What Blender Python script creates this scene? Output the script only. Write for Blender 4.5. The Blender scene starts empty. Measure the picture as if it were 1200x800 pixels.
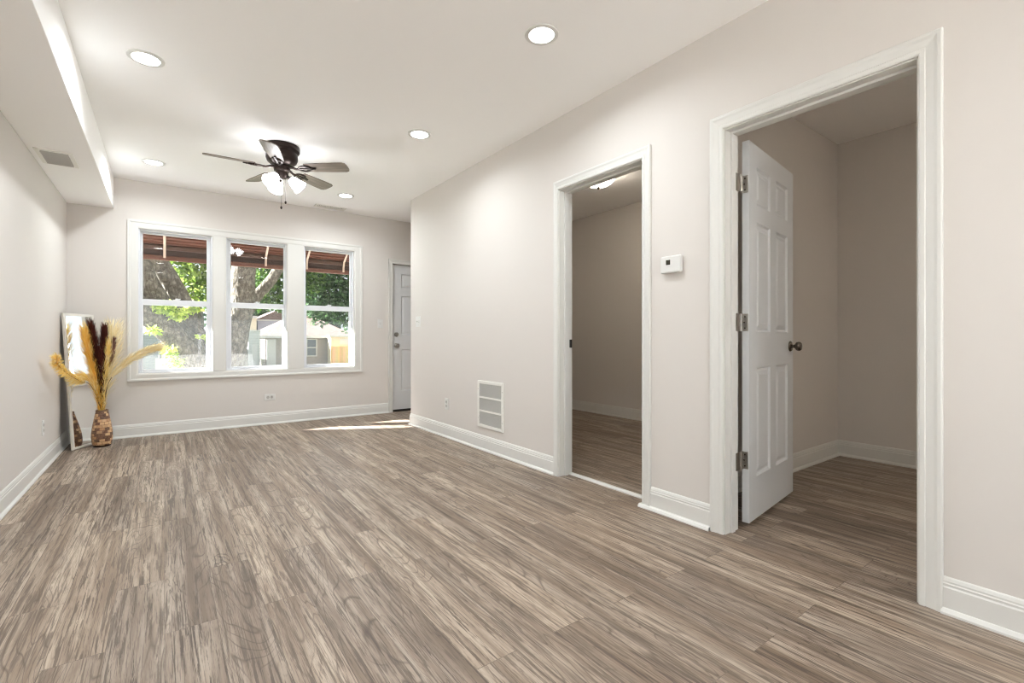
import bpy, bmesh, math, random
from math import pi, sin, cos, radians as R
from mathutils import Vector, Matrix, noise
random.seed(7)

# ------------------------------------------------------------------ camera, world, sun, exposure
sc = bpy.context.scene
col = sc.collection
cam_d = bpy.data.cameras.new('camera')
cam_d.sensor_width = 36.0
cam_d.lens = 556.7 / 1200 * 36
cam_d.shift_y = -3.9 / 1200
cam_d.clip_start = 0.03
cam_d.clip_end = 300
cam = bpy.data.objects.new('camera', cam_d)
cam.location = (0, 0, 1.0)
cam.rotation_euler = (pi / 2, 0, -R(36.18))
col.objects.link(cam)
sc.camera = cam

world = bpy.data.worlds.new('world')
sc.world = world
world.use_nodes = True
bg = world.node_tree.nodes['Background']
bg.inputs[0].default_value = (0.86, 0.93, 1.0, 1)
bg.inputs[1].default_value = 0.95

sun_d = bpy.data.lights.new('sun', 'SUN')
sun_d.energy = 42.0
sun_d.angle = R(0.53)
sun_d.color = (1.0, 0.99, 0.98)
sun = bpy.data.objects.new('sun', sun_d)
sun.location = (-12, 12, 8)
sun.rotation_euler = Vector((1.18, -0.63, -0.68)).to_track_quat('-Z', 'Y').to_euler()
col.objects.link(sun)

LENS = 14.0         # glow of the recessed downlight lenses
DOWN_W = 7.3       # power of each recessed downlight
FAN_GLOW = 14.0    # emission of the fan's glass shades
BOWL_GLOW = 14.5
sc.view_settings.view_transform = 'Standard'
sc.view_settings.look = 'None'
sc.view_settings.gamma = 1.0
sc.view_settings.use_curve_mapping = False
sc.view_settings.exposure = 0.8
sc.cycles.use_denoising = True
sc.cycles.filter_width = 1.2
sc.cycles.max_bounces = 14
sc.cycles.diffuse_bounces = 8
sc.cycles.transparent_max_bounces = 24
sc.cycles.sample_clamp_indirect = 8.0

# ------------------------------------------------------------------ materials
def srgb(r, g, b):
    f = lambda c: (c / 255 / 12.92) if c / 255 <= 0.04045 else ((c / 255 + 0.055) / 1.055) ** 2.4
    return (f(r), f(g), f(b), 1)

def mat(name, color, rough=0.5, metal=0.0, spec=0.5, emit=None, emit_s=0.0):
    m = bpy.data.materials.new(name); m.use_nodes = True
    b = m.node_tree.nodes['Principled BSDF']
    b.inputs['Base Color'].default_value = color
    b.inputs['Roughness'].default_value = rough
    b.inputs['Metallic'].default_value = metal
    b.inputs['Specular IOR Level'].default_value = spec
    if emit:
        b.inputs['Emission Color'].default_value = emit
        b.inputs['Emission Strength'].default_value = emit_s
    return m

class NT:
    def __init__(s, m): s.t = m.node_tree; s.b = s.t.nodes['Principled BSDF']
    def n(s, typ, **kw):
        x = s.t.nodes.new(typ)
        for k, v in kw.items(): setattr(x, k, v)
        return x
    def l(s, a, b): s.t.links.new(a, b)
    def ramp(s, fac, stops):
        r = s.n('ShaderNodeValToRGB'); e = r.color_ramp.elements
        e[0].position, e[0].color = stops[0]; e[1].position, e[1].color = stops[1]
        for p, c in stops[2:]:
            q = e.new(p); q.color = c
        s.l(fac, r.inputs[0]); return r.outputs[0]
    def noise(s, vec, scale=1, detail=4, rough=0.55, dist=0.0):
        x = s.n('ShaderNodeTexNoise'); x.inputs['Scale'].default_value = scale
        x.inputs['Detail'].default_value = detail; x.inputs['Roughness'].default_value = rough
        x.inputs['Distortion'].default_value = dist
        if vec is not None: s.l(vec, x.inputs['Vector'])
        return x.outputs[0]
    def mapping(s, vec, scale=(1, 1, 1), loc=(0, 0, 0)):
        x = s.n('ShaderNodeMapping'); x.inputs['Scale'].default_value = scale
        x.inputs['Location'].default_value = loc; s.l(vec, x.inputs[0]); return x.outputs[0]
    def math(s, op, a, b=None):
        x = s.n('ShaderNodeMath', operation=op)
        for i, q in enumerate((a, b)):
            if q is None: continue
            if isinstance(q, (int, float)): x.inputs[i].default_value = q
            else: s.l(q, x.inputs[i])
        return x.outputs[0]
    def mix(s, fac, a, b, mode='MIX'):
        x = s.n('ShaderNodeMix', data_type='RGBA', blend_type=mode)
        for sock, q in ((x.inputs[0], fac), (x.inputs[6], a), (x.inputs[7], b)):
            if isinstance(q, (int, float, tuple)): sock.default_value = q
            else: s.l(q, sock)
        return x.outputs[2]
    def bump(s, h, strength=0.2, dist=0.002):
        x = s.n('ShaderNodeBump'); x.inputs['Strength'].default_value = strength
        x.inputs['Distance'].default_value = dist; s.l(h, x.inputs['Height'])
        s.l(x.outputs[0], s.b.inputs['Normal'])
    def pos(s): return s.n('ShaderNodeNewGeometry').outputs['Position']

M = {}
def paint(name, c, rough=0.7, spec=0.25): M[name] = mat(name, c, rough, 0, spec)
paint('wall_paint', srgb(211, 206, 201))
paint('ceiling_paint', srgb(246, 245, 244), 0.85, 0.15)
paint('trim_paint', srgb(214, 213, 209), 0.38, 0.4)
paint('door_paint', srgb(212, 214, 216), 0.4, 0.4)
M['vinyl'] = mat('vinyl', srgb(218, 220, 224), 0.35)
M['plastic'] = mat('plastic', srgb(216, 215, 212), 0.4)
M['vent_white'] = mat('vent_white', srgb(230, 228, 222), 0.45)
M['grille_grey'] = mat('grille_grey', srgb(182, 180, 175), 0.5)
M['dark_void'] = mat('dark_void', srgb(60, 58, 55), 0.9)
M['nickel'] = mat('nickel', srgb(176, 172, 166), 0.32, 1.0)
M['dark_nickel'] = mat('dark_nickel', srgb(110, 102, 94), 0.25, 1.0)
M['black'] = mat('black', srgb(28, 26, 24), 0.5)
M['bronze'] = mat('bronze', srgb(46, 36, 32), 0.35, 0.7)
M['screen_dark'] = mat('screen_dark', srgb(50, 46, 38), 0.2)
M['mirror_glass'] = mat('mirror_glass', (0.9, 0.91, 0.9, 1), 0.015, 1.0)
M['mirror_frame'] = mat('mirror_frame', srgb(222, 218, 210), 0.35, 0.1)
M['mirror_back'] = mat('mirror_back', srgb(58, 52, 46), 0.8)
M['lens'] = mat('lens', (1, 1, 1, 1), 0.4, emit=(1.0, 0.985, 0.96, 1), emit_s=LENS)
M['fan_glass'] = mat('fan_glass', (1, 1, 1, 1), 0.3, emit=(0.97, 0.98, 1.0, 1), emit_s=FAN_GLOW)
M['bowl_glass'] = mat('bowl_glass', (1, 1, 1, 1), 0.3, emit=(1.0, 0.9, 0.75, 1), emit_s=BOWL_GLOW)

# floor: weathered grey-brown oak planks that run along the room
def floor_material():
    m = mat('oak_plank', (0.4, 0.33, 0.27, 1), 0.42, 0, 0.35); q = NT(m); P = q.pos()
    sep = q.n('ShaderNodeSeparateXYZ'); q.l(P, sep.inputs[0])
    cmb = q.n('ShaderNodeCombineXYZ'); q.l(sep.outputs[1], cmb.inputs[0]); q.l(sep.outputs[0], cmb.inputs[1])
    br = q.n('ShaderNodeTexBrick', offset=0.37, offset_frequency=2)
    br.inputs['Color1'].default_value = (0, 0, 0, 1); br.inputs['Color2'].default_value = (1, 1, 1, 1)
    br.inputs['Mortar'].default_value = (0.5, 0.5, 0.5, 1)
    br.inputs['Scale'].default_value = 1; br.inputs['Mortar Size'].default_value = 0.0011
    br.inputs['Mortar Smooth'].default_value = 0.1; br.inputs['Bias'].default_value = 0
    br.inputs['Brick Width'].default_value = 1.22; br.inputs['Row Height'].default_value = 0.152
    q.l(cmb.outputs[0], br.inputs['Vector'])
    rnd = br.outputs['Color']; seam = br.outputs['Fac']
    sr = q.n('ShaderNodeSeparateColor'); q.l(rnd, sr.inputs[0]); rv = sr.outputs[0]
    off = q.n('ShaderNodeCombineXYZ'); q.l(q.math('MULTIPLY', rv, 37.0), off.inputs[0])
    q.l(q.math('MULTIPLY', rv, 91.0), off.inputs[1]); q.l(q.math('MULTIPLY', rv, 53.0), off.inputs[2])
    add = q.n('ShaderNodeVectorMath', operation='ADD'); q.l(P, add.inputs[0]); q.l(off.outputs[0], add.inputs[1])
    V = add.outputs[0]
    broad = q.noise(q.mapping(V, (11, 0.55, 1)), 1, 3, 0.5, 0.5)
    patch = q.noise(q.mapping(V, (17, 3.2, 1)), 1, 5, 0.62, 1.0)
    streak = q.noise(q.mapping(V, (38, 1.2, 1)), 1, 5, 0.6, 0.25)
    grain = q.noise(q.mapping(V, (84, 2.6, 1)), 1, 5, 0.72, 0.5)
    grain2 = q.noise(q.mapping(V, (260, 8, 1)), 1, 3, 0.65, 0.2)
    mask = q.noise(q.mapping(V, (8, 1.1, 1), (3, 7, 1)), 1, 2, 0.5)
    base = q.noise(q.mapping(V, (6.0, 0.8, 1), (11, 2, 5)), 1, 2, 0.45, 0.8)
    crack = q.noise(q.mapping(V, (13, 2.6, 1), (1, 9, 4)), 1, 3, 0.5, 0.6)
    g3 = lambda v: (v, v, v, 1)
    c = q.ramp(broad, [(0.30, srgb(118, 101, 86)), (0.66, srgb(180, 165, 149)), (0.42, srgb(138, 121, 105)), (0.53, srgb(166, 150, 134))])
    c = q.mix(q.ramp(patch, [(0.36, g3(0.58)), (0.58, g3(0.0))]), c, srgb(120, 103, 88))
    c = q.mix(q.ramp(streak, [(0.34, g3(0.55)), (0.52, g3(0.0))]), c, srgb(112, 97, 85))
    c = q.mix(q.ramp(streak, [(0.54, g3(0.0)), (0.74, g3(0.45))]), c, srgb(192, 178, 163))
    rings = q.math('ABSOLUTE', q.math('SINE', q.math('MULTIPLY', base, 62.0)))
    rings = q.ramp(rings, [(0.0, g3(1)), (0.32, g3(0))])
    c = q.mix(q.math('MULTIPLY', rings, q.ramp(mask, [(0.42, g3(0.0)), (0.54, g3(0.75))])), c, srgb(84, 70, 60))
    gl = q.ramp(grain, [(0.435, g3(1)), (0.475, g3(0))])
    c = q.mix(q.math('MULTIPLY', gl, q.ramp(mask, [(0.35, g3(0.95)), (0.62, g3(0.55))])), c, srgb(84, 71, 61))
    c = q.mix(q.ramp(grain2, [(0.40, g3(0.55)), (0.46, g3(0.0))]), c, srgb(92, 79, 69))
    cr = q.math('ABSOLUTE', q.math('SUBTRACT', crack, 0.5))
    crm = q.ramp(q.noise(q.mapping(V, (5, 1.7, 1), (6, 3, 8)), 1, 2, 0.5), [(0.60, g3(0.0)), (0.68, g3(0.8))])
    c = q.mix(q.math('MULTIPLY', q.ramp(cr, [(0.0, g3(1)), (0.018, g3(0))]), crm), c, srgb(58, 46, 38))
    tone = q.ramp(rv, [(0, (0.86, 0.86, 0.87, 1)), (1, (1.12, 1.11, 1.09, 1)), (0.5, (1.0, 1.0, 1.0, 1))])
    c = q.mix(1.0, c, tone, 'MULTIPLY')
    c = q.mix(q.math('MULTIPLY', seam, 0.5), c, srgb(64, 54, 46))
    q.l(c, q.b.inputs['Base Color'])
    q.l(q.ramp(streak, [(0.3, g3(0.50)), (0.7, g3(0.38))]), q.b.inputs['Roughness'])
    q.bump(q.math('SUBTRACT', q.math('MULTIPLY', grain, 0.8), seam), 0.25, 0.001)
    return m
M['floor'] = floor_material()

def blade_material():
    m = mat('fan_blade', srgb(120, 108, 98), 0.45); q = NT(m)
    tc = q.n('ShaderNodeTexCoord').outputs['Object']
    c = q.ramp(q.noise(q.mapping(tc, (4, 60, 1)), 1, 4), [(0.3, srgb(96, 84, 76)), (0.7, srgb(140, 128, 118))])
    q.l(c, q.b.inputs['Base Color']); return m
M['blade'] = blade_material()

def vase_material():
    m = mat('coconut_mosaic', srgb(190, 150, 110), 0.45); q = NT(m)
    uv = q.n('ShaderNodeTexCoord').outputs['UV']
    br = q.n('ShaderNodeTexBrick', offset=0.5)
    br.inputs['Color1'].default_value = (0, 0, 0, 1); br.inputs['Color2'].default_value = (1, 1, 1, 1)
    br.inputs['Mortar'].default_value = (0.42, 0.42, 0.42, 1); br.inputs['Scale'].default_value = 1
    br.inputs['Mortar Size'].default_value = 0.003; br.inputs['Brick Width'].default_value = 0.085
    br.inputs['Row Height'].default_value = 0.052
    q.l(uv, br.inputs['Vector'])
    c = q.ramp(br.outputs['Color'], [(0.0, srgb(66, 30, 20)), (0.46, srgb(96, 50, 32)), (0.50, srgb(206, 164, 118)), (0.75, srgb(216, 180, 136)), (0.92, srgb(170, 122, 80))])
    c = q.mix(0.2, c, q.ramp(q.noise(q.pos(), 90, 3), [(0.3, srgb(110, 74, 52)), (0.7, srgb(226, 200, 164))]))
    q.l(c, q.b.inputs['Base Color']); return m
M['vase'] = vase_material()

def island_mat(name, stops, rough=0.8, transl=0.35):
    m = mat(name, stops[0][1], rough, 0, 0.2); q = NT(m)
    r = q.n('ShaderNodeNewGeometry').outputs['Random Per Island']
    c = q.ramp(r, stops); q.l(c, q.b.inputs['Base Color'])
    if transl:
        t = q.n('ShaderNodeBsdfTranslucent'); q.l(c, t.inputs[0])
        x = q.n('ShaderNodeMixShader'); x.inputs[0].default_value = transl
        q.l(q.b.outputs[0], x.inputs[1]); q.l(t.outputs[0], x.inputs[2])
        q.l(x.outputs[0], q.t.nodes['Material Output'].inputs[0])
    M[name] = m
island_mat('plume_gold', [(0, srgb(240, 208, 112)), (1, srgb(254, 244, 204)), (0.5, srgb(251, 230, 154))])
island_mat('plume_amber', [(0, srgb(236, 184, 80)), (1, srgb(253, 230, 150)), (0.5, srgb(247, 212, 112))])
island_mat('plume_cream', [(0, srgb(240, 224, 176)), (1, srgb(252, 248, 228)), (0.5, srgb(248, 236, 200))])
island_mat('plume_dark', [(0, srgb(58, 24, 20)), (1, srgb(112, 58, 44)), (0.5, srgb(80, 38, 30))], transl=0.1)
island_mat('plume_mauve', [(0, srgb(104, 70, 64)), (1, srgb(170, 132, 118))], transl=0.2)
island_mat('leaf_sprout', [(0, srgb(118, 146, 46)), (1, srgb(214, 222, 126)), (0.5, srgb(170, 190, 80))], 0.6, 0.45)
M['stem'] = mat('stem', srgb(112, 92, 52), 0.7)
island_mat('leaf_green', [(0, srgb(32, 52, 22)), (1, srgb(98, 124, 56)), (0.5, srgb(58, 84, 34))], 0.6, 0.4)
island_mat('leaf_deep', [(0, srgb(30, 50, 30)), (1, srgb(90, 118, 74)), (0.5, srgb(50, 76, 46))], 0.6, 0.35)
island_mat('leaf_lime', [(0, srgb(60, 82, 30)), (1, srgb(140, 156, 76)), (0.5, srgb(98, 120, 48))], 0.6, 0.45)

def bark():
    m = mat('bark', srgb(120, 112, 100), 0.9, 0, 0.1); q = NT(m); P = q.pos()
    v = q.n('ShaderNodeTexVoronoi', feature='DISTANCE_TO_EDGE'); v.inputs['Scale'].default_value = 1
    q.l(q.mapping(P, (16, 16, 5)), v.inputs['Vector'])
    n = q.noise(P, 14, 5, 0.65)
    c = q.ramp(n, [(0.3, srgb(62, 58, 50)), (0.72, srgb(138, 132, 120)), (0.5, srgb(96, 90, 80))])
    c = q.mix(q.ramp(v.outputs[0], [(0.0, (0.6, 0.6, 0.6, 1)), (0.12, (0, 0, 0, 1))]), c, srgb(56, 50, 42))
    q.l(c, q.b.inputs['Base Color'])
    q.bump(q.math('ADD', v.outputs[0], q.math('MULTIPLY', n, 0.5)), 0.7, 0.05); return m
M['bark'] = bark()

def striped(name, axis, period, c1, c2, duty=0.8):
    m = mat(name, c1, 0.6); q = NT(m)
    s = q.n('ShaderNodeSeparateXYZ'); q.l(q.pos(), s.inputs[0])
    f = q.math('FRACT', q.math('DIVIDE', s.outputs[axis], period))
    q.l(q.mix(q.math('GREATER_THAN', f, duty), c1, c2), q.b.inputs['Base Color']); M[name] = m
M['awning_rust'] = mat('awning_rust', srgb(104, 62, 46), 0.55)
M['awning_brown'] = mat('awning_brown', srgb(66, 42, 34), 0.6)
M['awning_strut'] = mat('awning_strut', srgb(214, 190, 172), 0.5)
striped('fence_wood', 0, 0.16, srgb(214, 166, 110), srgb(150, 108, 66), 0.88)
M['shingle'] = mat('shingle', srgb(176, 138, 122), 0.9)
_q = NT(M['shingle']); _q.l(_q.ramp(_q.noise(_q.mapping(_q.pos(), (3, 3, 9)), 1, 4), [(0.3, srgb(88, 72, 66)), (0.7, srgb(114, 94, 86))]), _q.b.inputs['Base Color'])
M['brick_grey'] = mat('brick_grey', srgb(150, 142, 134), 0.9)
_q = NT(M['brick_grey']); _b = _q.n('ShaderNodeTexBrick'); _b.inputs['Scale'].default_value = 4
_b.inputs['Color1'].default_value = srgb(150, 140, 130); _b.inputs['Color2'].default_value = srgb(126, 118, 112); _b.inputs['Mortar'].default_value = srgb(172, 166, 160)
_m = _q.n('ShaderNodeMapping'); _m.inputs['Rotation'].default_value = (pi / 2, 0, 0); _q.l(_q.pos(), _m.inputs[0]); _q.l(_m.outputs[0], _b.inputs['Vector'])
_q.l(_b.outputs[0], _q.b.inputs['Base Color'])
striped('siding_lavender', 2, 0.2, srgb(158, 158, 174), srgb(138, 138, 154), 0.9)
striped('siding_white', 2, 0.2, srgb(176, 176, 172), srgb(154, 154, 152), 0.9)
striped('siding_blue', 2, 0.2, srgb(136, 140, 146), srgb(112, 116, 122), 0.9)
M['house_cream'] = mat('house_cream', srgb(196, 184, 160), 0.8)
M['house_trim'] = mat('house_trim', srgb(186, 184, 180), 0.7)
M['house_glass'] = mat('house_glass', srgb(84, 92, 100), 0.1)
M['lawn'] = mat('lawn', srgb(96, 118, 62), 0.9)
_q = NT(M['lawn']); _q.l(_q.ramp(_q.noise(_q.pos(), 3, 5), [(0.3, srgb(60, 76, 40)), (0.7, srgb(98, 108, 66))]), _q.b.inputs['Base Color'])
M['concrete'] = mat('concrete', srgb(204, 202, 200), 0.9)
M['asphalt'] = mat('asphalt', srgb(150, 150, 150), 0.9)

def glass():
    m = bpy.data.materials.new('window_glass'); m.use_nodes = True; t = m.node_tree
    t.nodes.remove(t.nodes['Principled BSDF'])
    a = t.nodes.new('ShaderNodeBsdfTransparent'); a.inputs[0].default_value = (0.97, 0.98, 0.98, 1)
    g = t.nodes.new('ShaderNodeBsdfGlossy'); g.inputs['Roughness'].default_value = 0.0
    f = t.nodes.new('ShaderNodeFresnel')
    ge = t.nodes.new('ShaderNodeNewGeometry'); mr = t.nodes.new('ShaderNodeMapRange')   # same reflectance from both sides of the pane
    mr.inputs['To Min'].default_value = 1.45; mr.inputs['To Max'].default_value = 1 / 1.45
    t.links.new(ge.outputs['Backfacing'], mr.inputs[0]); t.links.new(mr.outputs[0], f.inputs[0])
    x = t.nodes.new('ShaderNodeMixShader')
    t.links.new(f.outputs[0], x.inputs[0]); t.links.new(a.outputs[0], x.inputs[1]); t.links.new(g.outputs[0], x.inputs[2])
    t.links.new(x.outputs[0], t.nodes['Material Output'].inputs[0]); return m
M['glass'] = glass()
def screen_mesh():
    m = bpy.data.materials.new('insect_mesh'); m.use_nodes = True; t = m.node_tree
    t.nodes.remove(t.nodes['Principled BSDF'])
    a = t.nodes.new('ShaderNodeBsdfTransparent')
    d = t.nodes.new('ShaderNodeBsdfDiffuse'); d.inputs[0].default_value = srgb(200, 204, 206)
    tr = t.nodes.new('ShaderNodeBsdfTranslucent'); tr.inputs[0].default_value = srgb(200, 204, 206)
    ad = t.nodes.new('ShaderNodeMixShader'); ad.inputs[0].default_value = 0.5
    t.links.new(d.outputs[0], ad.inputs[1]); t.links.new(tr.outputs[0], ad.inputs[2])
    x = t.nodes.new('ShaderNodeMixShader'); x.inputs[0].default_value = 0.018
    t.links.new(a.outputs[0], x.inputs[1]); t.links.new(ad.outputs[0], x.inputs[2])
    t.links.new(x.outputs[0], t.nodes['Material Output'].inputs[0]); return m
M['insect_mesh'] = screen_mesh()

# ------------------------------------------------------------------ builders
def tag(o, label=None, cat=None, group=None, kind=None):
    if label: o['label'] = label
    if cat: o['category'] = cat
    if group: o['group'] = group
    if kind: o['kind'] = kind
    return o

def thing(name, label, cat, loc=(0, 0, 0), rz=0.0, group=None, kind=None):
    o = bpy.data.objects.new(name, None); o.empty_display_size = 0.1
    o.location = loc; o.rotation_euler = (0, 0, rz); col.objects.link(o)
    return tag(o, label, cat, group, kind)

def copy_tree(o, parent=None):
    c = o.copy(); col.objects.link(c)
    if parent: c.parent = parent
    for ch in list(o.children): copy_tree(ch, c)
    return c

class MB:
    """collects shapes, builds one mesh object"""
    def __init__(s): s.bm = bmesh.new(); s.uv = None
    def quad(s, *p):
        vs = [s.bm.verts.new(q) for q in p]; return s.bm.faces.new(vs)
    def box(s, x0, x1, y0, y1, z0, z1, mtx=None):
        v = [Vector((x, y, z)) for x in (x0, x1) for y in (y0, y1) for z in (z0, z1)]
        if mtx is not None: v = [mtx @ q for q in v]
        b = [s.bm.verts.new(q) for q in v]
        for f in ((0, 1, 3, 2), (4, 6, 7, 5), (0, 4, 5, 1), (2, 3, 7, 6), (0, 2, 6, 4), (1, 5, 7, 3)):
            s.bm.faces.new([b[i] for i in f])
        return s
    def loft(s, rings, close_ring=True, caps=True, close_path=False):
        L = [[s.bm.verts.new(p) for p in r] for r in rings]
        n = len(L[0]); m = len(L)
        for i in range(m if close_path else m - 1):
            a, b = L[i], L[(i + 1) % m]
            for j in range(n if close_ring else n - 1):
                s.bm.faces.new((a[j], a[(j + 1) % n], b[(j + 1) % n], b[j]))
        if caps and not close_path and close_ring:
            s.bm.faces.new(L[0][::-1]); s.bm.faces.new(L[-1])
        return s
    def tube(s, pts, rad, seg=10, caps=True):
        pts = [Vector(p) for p in pts]
        rs = rad if isinstance(rad, (list, tuple)) else [rad] * len(pts)
        rings = []; up = Vector((0.123, 0.321, 0.94)).normalized()
        for i, p in enumerate(pts):
            t = (pts[min(i + 1, len(pts) - 1)] - pts[max(i - 1, 0)]).normalized()
            if abs(t.dot(up)) > 0.97: up = Vector((1, 0.1, 0.05)).normalized()
            a = t.cross(up).normalized(); b = t.cross(a)
            up = -b if b.dot(up) < 0 else b
            rings.append([p + rs[i] * (cos(k * 2 * pi / seg) * a + sin(k * 2 * pi / seg) * b) for k in range(seg)])
        return s.loft(rings, True, caps)
    def lathe(s, prof, seg=32, mtx=None, cap0=True, cap1=True, uvscale=None):
        rings = []
        for r, z in prof:
            ring = [Vector((r * cos(k * 2 * pi / seg), r * sin(k * 2 * pi / seg), z)) for k in range(seg)]
            rings.append([mtx @ p for p in ring] if mtx is not None else ring)
        L = [[s.bm.verts.new(p) for p in r] for r in rings]
        lay = s.bm.loops.layers.uv.verify() if uvscale else None
        for i in range(len(L) - 1):
            for j in range(seg):
                f = s.bm.faces.new((L[i][j], L[i][(j + 1) % seg], L[i + 1][(j + 1) % seg], L[i + 1][j]))
                if lay:
                    us = (j / seg, (j + 1) / seg, (j + 1) / seg, j / seg); zs = (prof[i][1],) * 2 + (prof[i + 1][1],) * 2
                    for lp, u, z in zip(f.loops, us, zs): lp[lay].uv = (u, z / uvscale)
        if cap0: s.bm.faces.new(L[0][::-1])
        if cap1: s.bm.faces.new(L[-1])
        return s
    def frame(s, x0, x1, z0, z1, w, y0, y1):
        """rectangular frame in the XZ plane; w = (left, right, bottom, top)"""
        l, r, b, t = w
        s.box(x0, x0 + l, y0, y1, z0, z1); s.box(x1 - r, x1, y0, y1, z0, z1)
        s.box(x0 + l, x1 - r, y0, y1, z0, z0 + b); s.box(x0 + l, x1 - r, y0, y1, z1 - t, z1)
        return s
    def build(s, name, m, parent=None, bevel=0, smooth=False, angle=40, mtx=None):
        if mtx is not None: s.bm.transform(mtx)
        bmesh.ops.recalc_face_normals(s.bm, faces=s.bm.faces)
        me = bpy.data.meshes.new(name); s.bm.to_mesh(me); s.bm.free()
        me.materials.append(m)
        o = bpy.data.objects.new(name, me); col.objects.link(o)
        if parent is not None: o.parent = parent
        if smooth:
            for p in me.polygons: p.use_smooth = True
            me.set_sharp_from_angle(angle=R(angle))
        if bevel:
            b = o.modifiers.new('bevel', 'BEVEL'); b.width = bevel; b.segments = 2; b.limit_method = 'ANGLE'
            b.angle_limit = R(50)
        return o

def struct(o, label, cat):
    return tag(o, label, cat, kind='structure')

def mat3(o, ax, ay, az):
    m = Matrix((ax, ay, az)).transposed().to_4x4(); m.translation = Vector(o); return m

# ------------------------------------------------------------------ room dimensions
XL, XR, YF, ZC = -0.75, 2.303, 6.133, 2.596
TW = 0.12                      # partition thickness
YB = -3.2                      # wall behind the camera
YE = 5.134                     # end of the right wall
XS, ZS = -0.406, 2.285         # bulkhead edge and underside
XBK = 4.66                     # back wall of the side rooms
ZC2 = 2.66
D1 = (1.826, 2.574, 2.07)      # far doorway in the right wall
D2 = (0.541, 1.316, 2.064)     # near doorway
WIN = ((-0.215, 0.423), (0.552, 1.171), (1.361, 1.965))
WZ0, WZ1 = 0.64, 2.115
ED = (2.486, 3.31, 2.006)      # entry door opening in the far wall
ZT = 2.78

# ------------------------------------------------------------------ setting
struct(MB().box(XL - TW, XBK + TW, YB - TW, YF + 0.14, -0.12, 0).build('floor', M['floor']), 'grey brown wood plank floor running through all the rooms', 'floor')
struct(MB().box(XL - TW, XR + TW, YB - TW, YF + 0.14, ZC, ZT).box(XR + TW, 3.72, YE - TW, YF + 0.14, ZC, ZT).build('ceiling', M['ceiling_paint']), 'flat white ceiling with round recessed lights and a fan', 'ceiling')
struct(MB().box(XR + TW, XBK + TW, YB - TW, YE - TW, ZC2, ZT).build('ceiling', M['ceiling_paint']), 'shadowed ceiling of the two side rooms behind the doorways', 'ceiling')
struct(MB().box(XL, XS, YB, YF, ZS, ZC).build('ceiling_bulkhead', M['ceiling_paint'], bevel=0.004), 'boxed white bulkhead running along the top of the left wall', 'bulkhead')
SW = (-2.6, -1.6, 0.25, 2.1)      # side window added behind the camera, lets in sun for fill
struct(MB().box(XL - TW, XL, YB - TW, SW[0], 0, ZC).box(XL - TW, XL, SW[1], YF + 0.14, 0, ZC).box(XL - TW, XL, SW[0], SW[1], 0, SW[2]).box(XL - TW, XL, SW[0], SW[1], SW[3], ZC).build('wall_left', M['wall_paint']), 'plain off white left wall under the bulkhead', 'wall')
b = MB()
xs = [XL]
for w in WIN: xs += list(w)
xs += [ED[0], ED[1], 3.72]
Y0, Y1 = YF, YF + 0.14
b.box(XL, WIN[0][0], Y0, Y1, 0, ZC)
for i, w in enumerate(WIN):
    b.box(w[0], w[1], Y0, Y1, 0, WZ0); b.box(w[0], w[1], Y0, Y1, WZ1, ZC)
    nx = WIN[i + 1][0] if i < 2 else ED[0]
    b.box(w[1], nx, Y0, Y1, 0, ZC)
b.box(ED[0], ED[1], Y0, Y1, ED[2], ZC); b.box(ED[1], 3.72, Y0, Y1, 0, ZC)
struct(b.build('wall_far', M['wall_paint']), 'off white far wall with three windows and entry door', 'wall')
b = MB()
for y0, y1, z0 in ((YB, D2[0], 0), (D2[0], D2[1], D2[2]), (D2[1], D1[0], 0), (D1[0], D1[1], D1[2]), (D1[1], YE, 0)):
    b.box(XR, XR + TW, y0, y1, z0, ZC if z0 == 0 else ZC)
struct(b.build('wall_right', M['wall_paint']), 'long off white right wall with two open doorways', 'wall')
struct(MB().box(XR + TW, XBK + TW, YE - TW, YE, 0, ZT).build('wall_entry_near', M['wall_paint']), 'wall of the entry nook round the corner from the right wall', 'wall')
struct(MB().box(3.6, 3.72, YE - TW, YF, 0, ZC).build('wall_entry_right', M['wall_paint']), 'end wall of the entry nook beside the front door', 'wall')
struct(MB().box(XBK, XBK + TW, YB - TW, YE - TW, 0, ZC2).build('wall_side_back', M['wall_paint']), 'shadowed back wall seen through both doorways', 'wall')
struct(MB().box(XR + TW, XBK, 1.64, 1.76, 0, ZC2).build('wall_side_partition', M['wall_paint']), 'shadowed side wall of the near room behind the open door', 'wall')
struct(MB().box(XR + TW, XBK, YB - TW, YB, 0, ZC2).build('wall_side_near', M['wall_paint']), 'near end wall of the side room', 'wall')
PD = (-0.62, 2.18, 2.15)  # glass door opening added behind the camera for daylight fill
struct(MB().box(XL - TW, PD[0], YB - TW, YB, 0, ZC).box(PD[1], XR + TW, YB - TW, YB, 0, ZC).box(PD[0], PD[1], YB - TW, YB, PD[2], ZC).build('wall_back', M['wall_paint']), 'off white wall at the back end of the room', 'wall')

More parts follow.
